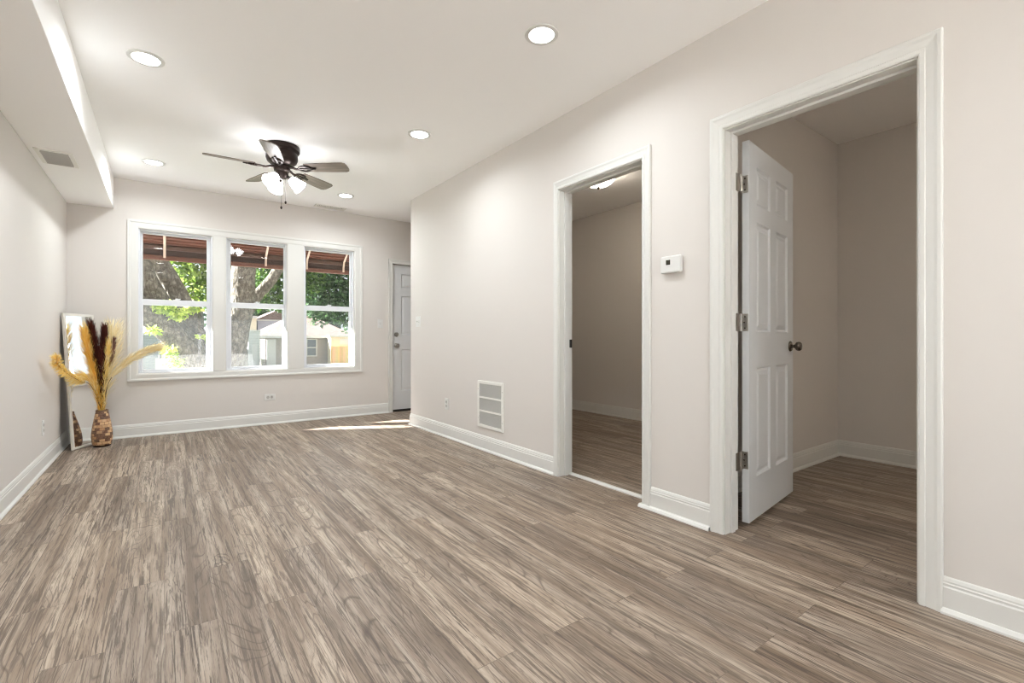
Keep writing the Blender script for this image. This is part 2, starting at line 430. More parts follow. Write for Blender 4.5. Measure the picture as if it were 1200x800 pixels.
# ---- baseboards
BP = [(0, 0), (0.024, 0), (0.024, 0.008), (0.016, 0.02), (0.013, 0.022), (0.013, 0.094), (0.010, 0.100), (0.011, 0.108), (0.0085, 0.112), (0.0085, 0.118), (0.005, 0.128), (0.002, 0.132), (0, 0.132)]
def baseboard(name, p0, p1, n, label, prof=BP, m0=0, m1=0):
    """p0->p1 along the wall, n points into the room; m0/m1 mitre the ends"""
    p0, p1, n = Vector(p0 + (0,)), Vector(p1 + (0,)), Vector(n + (0,)); t = (p1 - p0).normalized()
    r0 = [p0 + n * d + t * d * m0 + Vector((0, 0, z)) for d, z in prof]
    r1 = [p1 + n * d - t * d * m1 + Vector((0, 0, z)) for d, z in prof]
    return struct(MB().loft([r0, r1]).build(name, M['trim_paint']), label, 'baseboard')
CW = 0.070
baseboard('baseboard_left', (XL, YB), (XL, YF), (1, 0), 'white moulded baseboard along the left wall', m1=1)
baseboard('baseboard_far', (XL, YF), (ED[0] - 0.06, YF), (0, -1), 'white moulded baseboard under the three windows', m0=1)
baseboard('baseboard_right', (XR, D1[1] + 0.042), (XR, YE), (-1, 0), 'white moulded baseboard under the wall grille', m1=-1)
baseboard('baseboard_right_end', (XR, YE), (3.6, YE), (0, 1), 'white baseboard round the end of the right wall', m0=-1)
baseboard('baseboard_pier', (XR, D2[1] + CW), (XR, D1[0] - 0.028), (-1, 0), 'short white baseboard between the two doorways', [(d + 0.0, z) for d, z in BP])
baseboard('baseboard_right_near', (XR, YB), (XR, D2[0] - CW + 0.004), (-1, 0), 'white moulded baseboard right of the near doorway')
baseboard('baseboard_back', (XL, YB), (PD[0] - 0.07, YB), (0, 1), 'white baseboard at the back end of the room')
baseboard('baseboard_side_back', (XBK, YB), (XBK, 1.64), (-1, 0), 'white baseboard at the back of the near side room', m1=1)
baseboard('baseboard_side_partition', (XR + TW, 1.64), (XBK, 1.64), (0, -1), 'white baseboard behind the open six panel door', m1=1)
baseboard('baseboard_side_far', (XBK, 1.76), (XBK, YE - TW), (-1, 0), 'white baseboard at the back of the far side room')

# ---- casings: mitred profile round an opening.  profile = (across from opening edge, out of wall)
CP = [(0, 0), (0, 0.010), (0.006, 0.014), (0.018, 0.0145), (0.022, 0.011), (0.046, 0.015), (0.056, 0.019), (0.066, 0.019), (0.070, 0.016), (0.070, 0)]
def casing(mb, org, ax, az, n, a0, a1, z0, z1, prof, closed=False, w4=None):
    org, ax, az, n = Vector(org), Vector(ax), Vector(az), Vector(n)
    W = max(p[0] for p in prof)
    l, r, bt, tp = w4 or (W, W, W, W)
    c = [(a0, z0, -l, -bt if closed else 0), (a0, z1, -l, tp), (a1, z1, r, tp), (a1, z0, r, -bt if closed else 0)]
    rings = [[org + ax * (a + sx * w / W) + az * (z + sz * w / W) + n * d for w, d in prof] for a, z, sx, sz in c]
    return mb.loft(rings, True, not closed, closed)
XYZ = (0, 0, 0), (0, 1, 0), (0, 0, 1)
def doorway(num, D, label, stop_x, strike=False, w4=None):
    """casing both sides, jambs and stops of an opening in the right wall"""
    y0, y1, z1 = D
    t = thing(f'trim_{num}', label, 'door frame', (XR, (y0 + y1) / 2, 0), kind='structure')
    O = Matrix.Translation((-XR, -(y0 + y1) / 2, 0))
    mb = MB(); casing(mb, (XR, 0, 0), (0, 1, 0), (0, 0, 1), (-1, 0, 0), y0, y1, 0, z1, CP, False, w4)
    mb.build('casing', M['trim_paint'], t, mtx=O)
    mb = MB(); casing(mb, (XR + TW, 0, 0), (0, 1, 0), (0, 0, 1), (1, 0, 0), y0, y1, 0, z1, CP)
    mb.build('casing', M['trim_paint'], t, mtx=O)
    j = 0.018
    b = MB().box(XR - 0.001, XR + TW + 0.001, y0 - 0.0, y0 + j * 0.35, 0, z1).box(XR - 0.001, XR + TW + 0.001, y1 - j * 0.35, y1, 0, z1)
    b.box(XR - 0.001, XR + TW + 0.001, y0 + j * 0.35, y1 - j * 0.35, z1 - j * 0.35, z1)
    b.build('jamb', M['trim_paint'], t, mtx=O)
    s = MB(); q = 0.011 + j * 0.35
    s.box(stop_x, stop_x + 0.034, y0, y0 + q, 0, z1).box(stop_x, stop_x + 0.034, y1 - q, y1, 0, z1).box(stop_x, stop_x + 0.034, y0 + q, y1 - q, z1 - q, z1)
    s.build('door_stop', M['trim_paint'], t, bevel=0.003, mtx=O)
    if strike:
        k = MB().box(XR + 0.098, XR + 0.123, y1 - j * 0.35 - 0.0015, y1 - j * 0.35 + 0.001, 0.93, 0.99)
        k.build('strike_plate', M['black'], t, mtx=O)['label'] = 'dark strike plate'
    return t
doorway(1, D1, 'white moulded frame round the far doorway with dark room beyond', XR + 0.045, True, (0.062, 0.042, 0, 0.062))
doorway(2, D2, 'white moulded frame round the near doorway with open panel door', XR + 0.045)
struct(MB().loft([[Vector((XR + 0.092 + d, y, z)) for d, z in ((0, 0), (0, 0.008), (0.008, 0.014), (0.03, 0.014), (0.04, 0.006), (0.04, 0))] for y in (D1[0], D1[1])]).build('trim_3', M['trim_paint']), 'white threshold strip on the floor of the far doorway', 'threshold')
# shoe moulding across the casing of the pier
struct(MB().loft([[Vector((XR - d, y, z)) for d, z in ((0, 0), (0.034, 0), (0.034, 0.006), (0.028, 0.016), (0.020, 0.019), (0, 0.019))] for y in (D2[1] + CW, D1[0] + 0.012)]).build('trim_4', M['trim_paint']), 'low white shoe moulding at the foot of the pier between doorways', 'moulding')

# ---- windows
wc = MB()
WPF = [(0, 0), (0, 0.012), (0.2, 0.016), (0.65, 0.016), (0.78, 0.021), (1.0, 0.021), (1.0, 0)]
casing(wc, (0, YF, 0), (1, 0, 0), (0, 0, 1), (0, -1, 0), WIN[0][0], WIN[2][1], WZ0, WZ1, WPF, True, (0.088, 0.108, 0.076, 0.082))
for a, c in ((WIN[0][1], WIN[1][0]), (WIN[1][1], WIN[2][0])):
    wc.box(a, c, YF - 0.014, YF + 0.001, WZ0, WZ1)
    wc.box(a + 0.012, c - 0.012, YF - 0.018, YF - 0.013, WZ0, WZ1)
struct(wc.build('trim_5', M['trim_paint'], bevel=0.002), 'white casing joining the three front windows', 'window casing')
GL = ((-0.177, 0.371), (0.607, 1.149), (1.403, 1.932))
def window(num, W, G, label):
    t = thing(f'window_{num}', label, 'window', ((W[0] + W[1]) / 2, YF, WZ0), kind='structure')
    O = Matrix.Translation((-(W[0] + W[1]) / 2, -YF, -WZ0))
    x0, x1 = W; g0, g1 = G; yo = YF + 0.012
    MB().frame(x0, x1, WZ0, WZ1, (0.014, 0.014, 0.014, 0.014), yo, YF + 0.13).build('frame', M['vinyl'], t, bevel=0.002, mtx=O)
    a0, a1 = x0 + 0.014, x1 - 0.014
    zr = 1.372
    up = MB().frame(a0, a1, zr - 0.028, WZ1 - 0.014, (g0 - a0 - 0.004, a1 - g1 - 0.004, 0.056, 0.019), YF + 0.072, YF + 0.104).build('upper_sash', M['vinyl'], t, bevel=0.003, mtx=O)
    MB().box(g0 - 0.01, g1 + 0.01, YF + 0.086, YF + 0.0875, zr + 0.02, WZ1 - 0.025).build('pane', M['glass'], up, mtx=O)
    lo = MB().frame(a0, a1, WZ0 + 0.014, zr + 0.03, (g0 - a0, a1 - g1, 0.024, 0.057), YF + 0.038, YF + 0.070).build('lower_sash', M['vinyl'], t, bevel=0.003, mtx=O)
    MB().box(g0 - 0.01, g1 + 0.01, YF + 0.053, YF + 0.0545, WZ0 + 0.03, zr - 0.02).build('pane', M['glass'], lo, mtx=O)
    lk = MB().box(-0.028, 0.028, YF + 0.042, YF + 0.066, zr + 0.03, zr + 0.036)
    lk.lathe([(0.012, zr + 0.036), (0.012, zr + 0.048), (0.004, zr + 0.05)], 12, Matrix.Translation((0, YF + 0.054, 0)))
    lk.box(-0.004, 0.034, YF + 0.046, YF + 0.054, zr + 0.04, zr + 0.047)
    lk.build('sash_lock', M['vinyl'], lo, mtx=Matrix.Translation(((x0 + x1) / 2, 0, 0)) @ Matrix.Identity(4)).data.transform(O)
    sf = MB().frame(a0, a1, WZ0 + 0.014, zr + 0.01, (0.016, 0.016, 0.016, 0.016), YF + 0.112, YF + 0.120).build('screen_frame', M['vinyl'], t, mtx=O)
    MB().quad((a0 + 0.01, YF + 0.116, WZ0 + 0.02), (a1 - 0.01, YF + 0.116, WZ0 + 0.02), (a1 - 0.01, YF + 0.116, zr), (a0 + 0.01, YF + 0.116, zr))
    s = MB(); s.box(a0 + 0.01, a1 - 0.01, YF + 0.1155, YF + 0.1165, WZ0 + 0.02, zr); s.build('insect_screen', M['insect_mesh'], sf, mtx=O)
    return t
window(1, WIN[0], GL[0], 'white sash window showing leaning tree limbs, next to the dried stems')
window(2, WIN[1], GL[1], 'white sash window in the middle with upright tree trunk outside')
window(3, WIN[2], GL[2], 'white sash window nearest the front door with wooden fence outside')

# unseen sliding glass door, added behind the camera for daylight fill
pt = thing('added_glass_door', 'added unseen sliding glass patio door at the back end of the room', 'patio door', (PD[0], YB, 0), kind='structure')
O = Matrix.Translation((-PD[0], -YB, 0))
mb = MB(); casing(mb, (0, YB, 0), (1, 0, 0), (0, 0, 1), (0, 1, 0), PD[0], PD[1], 0, PD[2], CP); mb.build('casing', M['trim_paint'], pt, mtx=O)
MB().frame(PD[0], PD[1], 0.0, PD[2], (0.04,) * 4, YB - 0.11, YB - 0.01).build('frame', M['vinyl'], pt, bevel=0.002, mtx=O)
for x0, x1, y in ((PD[0] + 0.04, 0.81, YB - 0.09), (0.74, PD[1] - 0.04, YB - 0.05)):
    pl = MB().frame(x0, x1, 0.04, PD[2] - 0.04, (0.07,) * 4, y, y + 0.03).build('sliding_panel', M['vinyl'], pt, bevel=0.002, mtx=O)
    MB().box(x0 + 0.06, x1 - 0.06, y + 0.013, y + 0.0145, 0.10, PD[2] - 0.10).build('pane', M['glass'], pl, mtx=O)

# unseen picture window, added in the left wall so sun bounces indoors
w4 = thing('window_4', 'added unseen picture window in the left wall that brightens the room', 'window', (XL, SW[0], SW[2]), kind='structure')
O = Matrix.Translation((-XL, -SW[0], -SW[2]))
mb = MB(); casing(mb, (XL, 0, 0), (0, 1, 0), (0, 0, 1), (1, 0, 0), SW[0], SW[1], SW[2], SW[3], CP, True); mb.build('casing', M['trim_paint'], w4, mtx=O)
fr = MB(); fr.frame(SW[0], SW[1], SW[2], SW[3], (0.05,) * 4, 0.02, 0.09)
fr = fr.build('frame', M['vinyl'], w4, bevel=0.002, mtx=O @ Matrix.Translation((XL, 0, 0)) @ Matrix(((0, -1, 0, 0), (1, 0, 0, 0), (0, 0, 1, 0), (0, 0, 0, 1))))
MB().box(XL - 0.056, XL - 0.0545, SW[0] + 0.045, SW[1] - 0.045, SW[2] + 0.045, SW[3] - 0.045).build('pane', M['glass'], fr, mtx=O)

# ---- panel doors
def panel_door(mb, w, h, th, cols, rows):
    """slab: x 0..w, front face y=0 (normal -y), back y=th, z 0..h, sunken moulded panels on both faces"""
    for side in (0, 1):
        y = 0 if side == 0 else th; s = 1 if side == 0 else -1
        xs = sorted({0, w, *[q for c in cols for q in c]}); zs = sorted({0, h, *[q for c in rows for q in c]})
        for i in range(len(xs) - 1):
            for k in range(len(zs) - 1):
                a = (xs[i], xs[i + 1]); c = (zs[k], zs[k + 1])
                if a in [tuple(q) for q in cols] and c in [tuple(q) for q in rows]:
                    prev = None
                    for ins, d in ((0, 0), (0.009, 0.010), (0.019, 0.0115), (0.042, 0.003)):
                        r = [mb.bm.verts.new(p) for p in ((a[0] + ins, y + s * d, c[0] + ins), (a[1] - ins, y + s * d, c[0] + ins), (a[1] - ins, y + s * d, c[1] - ins), (a[0] + ins, y + s * d, c[1] - ins))]
                        if prev:
                            for j in range(4): mb.bm.faces.new((prev[j], prev[(j + 1) % 4], r[(j + 1) % 4], r[j]))
                        prev = r
                    mb.bm.faces.new(prev)
                else:
                    mb.quad((a[0], y, c[0]), (a[1], y, c[0]), (a[1], y, c[1]), (a[0], y, c[1]))
    mb.quad((0, 0, 0), (0, th, 0), (0, th, h), (0, 0, h)); mb.quad((w, 0, 0), (w, th, 0), (w, th, h), (w, 0, h))
    mb.quad((0, 0, 0), (w, 0, 0), (w, th, 0), (0, th, 0)); mb.quad((0, 0, h), (w, 0, h), (w, th, h), (0, th, h))
    bmesh.ops.remove_doubles(mb.bm, verts=mb.bm.verts, dist=1e-5)
    return mb
def knob_mb(org, n, scale=1.0):
    n = Vector(n).normalized(); a = n.cross(Vector((0, 0, 1))).normalized()
    m = mat3(org, a, n.cross(a), n)
    ros = MB().lathe([(0.033, 0), (0.033, 0.004), (0.028, 0.010), (0.014, 0.013)], 24, m)
    kn = MB().lathe([(0.011, 0.010), (0.010, 0.024), (0.014, 0.030), (0.025, 0.036), (0.0285, 0.046), (0.0275, 0.056), (0.021, 0.064), (0.008, 0.066)], 24, m)
    return ros, kn
DW, DH, DT, DZ = 0.758, 2.02, 0.035, 0.024
d2 = thing('door_2', 'open white six panel door in the near doorway with dark knob', 'door', (2.486, 1.283, DZ), R(8.0), kind='structure')
slab = panel_door(MB(), DW, DH, DT, [(0.11, 0.33), (0.43, 0.65)], [(0.226, 0.815), (1.01, 1.605), (1.70, 1.905)])
slab.build('slab', M['door_paint'], d2)
ros, kn = knob_mb((DW - 0.062, 0, 0.925), (0, -1, 0))
k1 = ros.build('rosette', M['dark_nickel'], d2, smooth=True); kn.build('knob', M['dark_nickel'], k1, smooth=True)
ros, kn = knob_mb((DW - 0.062, DT, 0.925), (0, 1, 0))
k2 = ros.build('rosette', M['dark_nickel'], d2, smooth=True); kn.build('knob', M['dark_nickel'], k2, smooth=True)
inv = (Matrix.Translation((2.486, 1.283, DZ)) @ Matrix.Rotation(R(8.0), 4, 'Z')).inverted()
for z in (1.815, 1.083, 0.354):
    h = MB(); h.box(-0.0025, 0.0003, 0.004, 0.036, z - 0.046 - DZ, z + 0.046 - DZ)       # leaf on the door's edge
    pin = inv @ Vector((2.445, 1.305, z))
    h.box(pin.x, -0.0005, 0.030, 0.0335, z - 0.046 - DZ, z + 0.046 - DZ)
    hp = h.build('hinge', M['nickel'], d2, bevel=0.001)
    kb = MB()
    for i in range(5):
        z0 = z - 0.046 + i * 0.0184 - DZ
        kb.lathe([(0.0062, z0 + 0.0006), (0.0062, z0 + 0.0178)], 12, Matrix.Translation((pin.x, pin.y, 0)))
    kb.build('knuckle', M['nickel'], hp, smooth=True)
    lf = MB().box(2.402, 2.445, 1.3065, 1.3092, z - 0.046, z + 0.046)
    lf.build('jamb_leaf', M['nickel'], hp, mtx=inv)
    sc_ = MB()
    for dz in (-0.03, 0.0, 0.03):
        sc_.lathe([(0.004, 0), (0.004, 0.0012), (0.001, 0.0018)], 10, mat3((-0.0025, 0.020 + 0.004 * (dz == 0), z + dz - DZ), (0, 1, 0), (0, 0, 1), (-1, 0, 0)))
    sc_.build('screw', M['dark_nickel'], hp)

# entry door
d1 = thing('door_1', 'closed white panel front door at the end of the room', 'door', (ED[0] + 0.006, YF + 0.03, 0.028), 0, kind='structure')
panel_door(MB(), 0.812, 1.972, 0.044, [(0.13, 0.35), (0.46, 0.68)], [(0.25, 0.82), (1.02, 1.55), (1.66, 1.85)]).build('slab', M['door_paint'], d1)
ros, kn = knob_mb((0.062, 0, 0.872), (0, -1, 0)); k1 = ros.build('rosette', M['nickel'], d1, smooth=True); kn.build('knob', M['nickel'], k1, smooth=True)
db = MB().lathe([(0.032, 0), (0.032, 0.006), (0.026, 0.014), (0.006, 0.016)], 24, mat3((0.062, 0, 1.022), (1, 0, 0), (0, 0, 1), (0, -1, 0)))
db = db.build('deadbolt', M['nickel'], d1, smooth=True)
MB().box(0.058, 0.066, -0.030, -0.014, 1.004, 1.040).build('thumb_turn', M['nickel'], db, bevel=0.002)
MB().box(0, 0.812, 0.002, 0.042, -0.022, 0).build('door_sweep', M['black'], d1)
struct(MB().box(ED[0], ED[1], YF + 0.01, YF + 0.135, 0, 0.006).build('trim_6', M['dark_nickel']), 'dark metal sill under the front door', 'threshold')
t6 = thing('trim_7', 'white frame round the front door', 'door frame', (ED[0], YF, 0), kind='structure')
O = Matrix.Translation((-ED[0], -YF, 0))
mb = MB(); casing(mb, (0, YF, 0), (1, 0, 0), (0, 0, 1), (0, -1, 0), ED[0], ED[1], 0, ED[2], [(w * 0.83, d) for w, d in CP]); mb.build('casing', M['trim_paint'], t6, mtx=O)
MB().box(ED[0], ED[0] + 0.005, YF, YF + 0.13, 0, ED[2]).box(ED[1] - 0.005, ED[1], YF, YF + 0.13, 0, ED[2]).build('jamb', M['trim_paint'], t6, mtx=O)
MB().box(ED[0] + 0.005, ED[1] - 0.005, YF + 0.05, YF + 0.13, ED[2] - 0.005, ED[2]).build('weatherstrip', M['black'], t6, mtx=O)

# ------------------------------------------------------------------ lights in the ceiling
def recessed(loc, label):
    t = thing('recessed_light', label, 'ceiling light', (loc[0], loc[1], ZC), group='round recessed ceiling lights')
    return t
lab = [((-0.086, 3.42), 'round recessed light nearest the camera beside the left bulkhead'),
       ((1.60, 1.925), 'largest looking round recessed light, above the pier between the doorways'),
       ((1.61, 3.428), 'round recessed light right of the fan, nearer than the small ones'),
       ((-0.080, 5.40), 'round recessed light in front of the bulkhead corner above left window'),
       ((1.636, 5.391), 'small round recessed light near the ceiling register by far wall'),
       ((-0.086, 1.925), 'round recessed light beside the bulkhead, further back in the room'),
       ((-0.086, -0.1), 'added unseen recessed fill light by the bulkhead above the camera'),  # this and the lights below are unseen, added for even fill
       ((0.80, -0.9), 'added unseen recessed fill light in the middle of the ceiling behind the camera'),
       ((-0.086, -1.9), 'added unseen recessed fill light at the back end by the bulkhead'),
       ((1.60, -1.9), 'added unseen recessed fill light at the back end by the right wall')]
first = None
for (x, y), L in lab:
    if first is None:
        first = thing('recessed_light', L, 'ceiling light', (x, y, ZC), group='round recessed ceiling lights')
        MB().lathe([(0.066, -0.001), (0.066, -0.006), (0.074, -0.008), (0.088, -0.004), (0.089, 0.0)], 40, None, False, False).build('trim_ring', M['plastic'], first, smooth=True)
        MB().lathe([(0.0, -0.0030), (0.067, -0.0030)], 40, None, False, False).build('lens', M['lens'], first)
        ld = bpy.data.lights.new('downlight', 'AREA'); ld.shape = 'DISK'; ld.size = 0.12; ld.energy = DOWN_W
        ld.color = (0.88, 0.945, 0.98); ld.spread = R(160)
        lo_ = bpy.data.objects.new('downlight', ld); lo_.location = (0, 0, -0.0045); lo_.parent = first; col.objects.link(lo_)
    else:
        c = copy_tree(first); c.location = (x, y, ZC); c['label'] = L

# ------------------------------------------------------------------ ceiling fan
fan = thing('ceiling_fan', 'dark bronze ceiling fan with five grey blades and glowing glass shades', 'ceiling fan', (0.79, 4.33, ZC))
MB().lathe([(0.0, 0), (0.135, 0), (0.138, -0.010), (0.138, -0.040), (0.128, -0.052), (0.118, -0.058), (0.122, -0.075), (0.122, -0.105), (0.112, -0.130), (0.090, -0.150), (0.070, -0.160), (0.0, -0.160)], 40, None, False, False).build('motor_housing', M['bronze'], fan, smooth=True, angle=30)
MB().lathe([(0.0, -0.158), (0.060, -0.160), (0.064, -0.185), (0.060, -0.205), (0.048, -0.215), (0.050, -0.240), (0.040, -0.262), (0.018, -0.272), (0.0, -0.274)], 32, None, False, False).build('switch_housing', M['bronze'], fan, smooth=True, angle=30)
ZBL = -0.178
for k in range(5):
    a = R(34 + 72 * k)
    bl = bpy.data.objects.new('blade', None)
    mb = MB()
    # outline of the blade in its own frame, pitched
    out = [(0.20, -0.052), (0.30, -0.060), (0.45, -0.066), (0.525, -0.066), (0.548, -0.055), (0.556, -0.03), (0.558, 0.03), (0.548, 0.055), (0.525, 0.066), (0.45, 0.066), (0.30, 0.060), (0.20, 0.052)]
    pm = Matrix.Rotation(R(-13), 4, 'X')
    mb.loft([[pm @ Vector((x, y, z)) for x, y in out] for z in (-0.0035, 0.0035)])
    o = mb.build('blade', M['blade'], fan, bevel=0.0015)
    o.location = (0, 0, ZBL); o.rotation_euler = (0, 0, a)
    ir = MB()
    ir.tube([(0.055, 0, 0.004), (0.09, 0, 0.000), (0.12, 0, -0.012), (0.145, 0, -0.012)], [0.011, 0.010, 0.009, 0.010], 10)
    n = 18
    for s in range(n):   # open oval loop of the blade iron
        p = [pm @ Vector((0.195 + 0.050 * cos(q), 0.036 * sin(q), -0.010)) for q in (2 * pi * s / n, 2 * pi * (s + 1) / n)]
        ir.tube(p, 0.0075, 6)
    ir.box(0.145, 0.285, -0.007, 0.007, -0.016, -0.006, pm)
    for y in (-0.03, 0.03, 0):
        ir.lathe([(0.006, -0.014), (0.005, -0.018)], 8, pm @ Matrix.Translation((0.26 if y == 0 else 0.225, y * 0.8, 0)))
    ir.build('blade_iron', M['bronze'], o, smooth=True)
for k, a in enumerate((R(-20), R(100), R(220))):
    d = Vector((cos(a) * 0.74, sin(a) * 0.74, -0.67)).normalized()
    x = d.cross(Vector((0, 0, 1))).normalized()
    m = mat3(Vector((cos(a) * 0.046, sin(a) * 0.046, -0.245)), x, d.cross(x), d)
    fit = MB().lathe([(0.010, -0.02), (0.010, 0.01), (0.022, 0.018), (0.025, 0.036), (0.0, 0.036)], 20, m, True, False).build('light_fitter', M['bronze'], fan, smooth=True)
    MB().lathe([(0.0, 0.030), (0.026, 0.030), (0.034, 0.040), (0.042, 0.062), (0.047, 0.090), (0.055, 0.122), (0.060, 0.132), (0.056, 0.132), (0.044, 0.105), (0.0, 0.085)], 28, m, False, False).build('glass_shade', M['fan_glass'], fit, smooth=True, angle=60)
for (x, y, zl) in ((0.022, -0.030, -0.455), (-0.012, -0.038, -0.505)):
    ch = MB().tube([(x, y, -0.255), (x, y, zl)], 0.0012, 6).build('pull_chain', M['bronze'], fan)
    MB().lathe([(0.001, zl), (0.007, zl - 0.004), (0.008, zl - 0.018), (0.004, zl - 0.026), (0.001, zl - 0.027)], 14, Matrix.Translation((x, y, 0))).build('pull_knob', M['bronze'], ch, smooth=True)

# ------------------------------------------------------------------ registers and grille
def register(name, label, loc, w, h, n, m_slat, rz=0, down=True):
    """flat louvred register facing down, w along x, h along y"""
    t = thing(name, label, 'air vent', loc, rz)
    b = MB(); fw = 0.028
    b.box(-w / 2, w / 2, -h / 2, -h / 2 + fw, -0.007, 0).box(-w / 2, w / 2, h / 2 - fw, h / 2, -0.007, 0)
    b.box(-w / 2, -w / 2 + fw, -h / 2 + fw, h / 2 - fw, -0.007, 0).box(w / 2 - fw, w / 2, -h / 2 + fw, h / 2 - fw, -0.007, 0)
    b.build('frame', M['vent_white'], t, bevel=0.003)
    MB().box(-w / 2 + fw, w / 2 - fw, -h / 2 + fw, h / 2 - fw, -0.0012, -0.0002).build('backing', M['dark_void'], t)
    for i in range(n):
        x = -w / 2 + fw + (i + 0.5) * (w - 2 * fw) / n
        MB().box(-0.008, 0.008, -h / 2 + fw, h / 2 - fw, -0.0008, 0.0008, Matrix.Translation((x, 0, -0.0075)) @ Matrix.Rotation(R(52), 4, 'Y')).build('louver', m_slat, t)
    return t
register('air_vent', 'white louvred air vent set in the underside of the bulkhead', (-0.617, 4.65, ZS), 0.345, 0.20, 9, M['grille_grey'], pi / 2)
register('air_vent', 'narrow white register in the ceiling above the right window', (1.63, 5.98, ZC), 0.36, 0.13, 14, M['vent_white'])
g = thing('return_grille', 'white three section return air grille low on the right wall', 'air grille', (XR, 3.466, 0.412), 0)
gy, gz = 0.202, 0.2085
b = MB()
b.box(-0.010, 0, -gy, -gy + 0.028, -gz, gz).box(-0.010, 0, gy - 0.028, gy, -gz, gz).box(-0.010, 0, -gy + 0.028, gy - 0.028, -gz, -gz + 0.028).box(-0.010, 0, -gy + 0.028, gy - 0.028, gz - 0.028, gz)
b.build('frame', M['vent_white'], g, bevel=0.003)
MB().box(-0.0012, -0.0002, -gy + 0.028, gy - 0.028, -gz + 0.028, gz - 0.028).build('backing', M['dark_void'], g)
H = (2 * gz - 0.056)
for k in (1, 2):
    z = -gz + 0.028 + H * k / 3
    MB().box(-0.011, -0.001, -gy + 0.028, gy - 0.028, z - 0.008, z + 0.008).build('crossbar', M['vent_white'], g, bevel=0.002)
for k in range(3):
    z0 = -gz + 0.028 + H * k / 3 + (0.008 if k else 0); z1 = -gz + 0.028 + H * (k + 1) / 3 - (0.008 if k < 2 else 0)
    b = MB(); n = 11
    for i in range(n):
        z = z0 + (i + 0.5) * (z1 - z0) / n
        b.box(-0.0055, 0.0055, -gy + 0.028, gy - 0.028, -0.0006, 0.0006, Matrix.Translation((-0.0055, 0, z)) @ Matrix.Rotation(R(-50), 4, 'Y'))
    b.build('louver_panel', M['grille_grey'], g)
for sy in (-1, 1):
    for z in (-0.13, 0.13):
        MB().lathe([(0.004, 0), (0.004, 0.0015), (0.001, 0.002)], 10, mat3((-0.010, sy * (gy - 0.012), z), (0, 1, 0), (0, 0, 1), (-1, 0, 0))).build('screw', M['nickel'], g)

# ------------------------------------------------------------------ thermostat, switches, outlets
th = thing('thermostat', 'white wall thermostat with small dark display between the doorways', 'thermostat', (XR, 1.617, 1.412))
MB().box(-0.006, 0, -0.060, 0.060, -0.042, 0.042).build('back_plate', M['plastic'], th, bevel=0.003)
MB().box(-0.028, -0.005, -0.066, 0.066, -0.048, 0.048).build('cover', M['plastic'], th, bevel=0.008)
MB().box(-0.0292, -0.0275, 0.000, 0.027, -0.002, 0.025).build('display', M['screen_dark'], th)
MB().box(-0.0300, -0.0275, 0.0, 0.027, -0.012, -0.007).build('button', M['plastic'], th, bevel=0.0008)

def wallplate(name, label, cat, org, n, w, h, toggles=0, sockets=0, horizontal=False, group=None):
    """local frame: x along the wall, z up, -y out of the wall"""
    n = Vector(n); rz = math.atan2(n.x, -n.y)
    t = thing(name, label, cat, org, rz, group)
    MB().box(-w / 2, w / 2, -0.006, 0, -h / 2, h / 2).build('cover_plate', M['plastic'], t, bevel=0.0025)
    for i in range(toggles):
        x = (i - (toggles - 1) / 2) * 0.046
        MB().box(x - 0.006, x + 0.006, -0.0065, -0.0045, -0.013, 0.013).build('slot', M['grille_grey'], t)
        MB().box(x - 0.0045, x + 0.0045, -0.018, -0.005, -0.003, 0.009, Matrix.Identity(4)).build('toggle', M['plastic'], t, bevel=0.0015)
    for i in range(sockets):
        q = (i - (sockets - 1) / 2) * 0.039
        cx, cz = (q, 0) if horizontal else (0, q)
        r = MB().lathe([(0.0168, 0), (0.0168, 0.0022), (0.015, 0.003)], 24, mat3((cx, -0.0055, cz), (1, 0, 0), (0, 0, 1), (0, -1, 0))).build('socket', M['grille_grey'], t)
        b = MB()
        for s in (-1, 1):
            dx, dz = (0, s * 0.006) if horizontal else (s * 0.006, 0)
            b.box(cx + dx - (0.004 if horizontal else 0.001), cx + dx + (0.004 if horizontal else 0.001), -0.0092, -0.008, cz + dz - (0.001 if horizontal else 0.004), cz + dz + (0.001 if horizontal else 0.004))
        b.build('slot', M['black'], r)
    return t
wallplate('light_switch', 'white double toggle switch plate on the right wall near its end', 'light switch', (XR, 4.93, 1.185), (-1, 0, 0), 0.116, 0.116, toggles=2)
wallplate('light_switch', 'single white toggle switch on the far wall beside the front door', 'light switch', (2.315, YF, 1.194), (0, -1, 0), 0.072, 0.116, toggles=1)
wallplate('wall_outlet', 'white outlet low on the right wall near its end', 'outlet', (XR, 4.262, 0.337), (-1, 0, 0), 0.072, 0.116, sockets=2)
wallplate('wall_outlet', 'white sideways outlet under the front windows', 'outlet', (0.99, YF, 0.314), (0, -1, 0), 0.116, 0.072, sockets=2, horizontal=True)
wallplate('wall_outlet', 'white outlet low on the left wall near the mirror', 'outlet', (XL, 5.03, 0.318), (1, 0, 0), 0.072, 0.116, sockets=2)

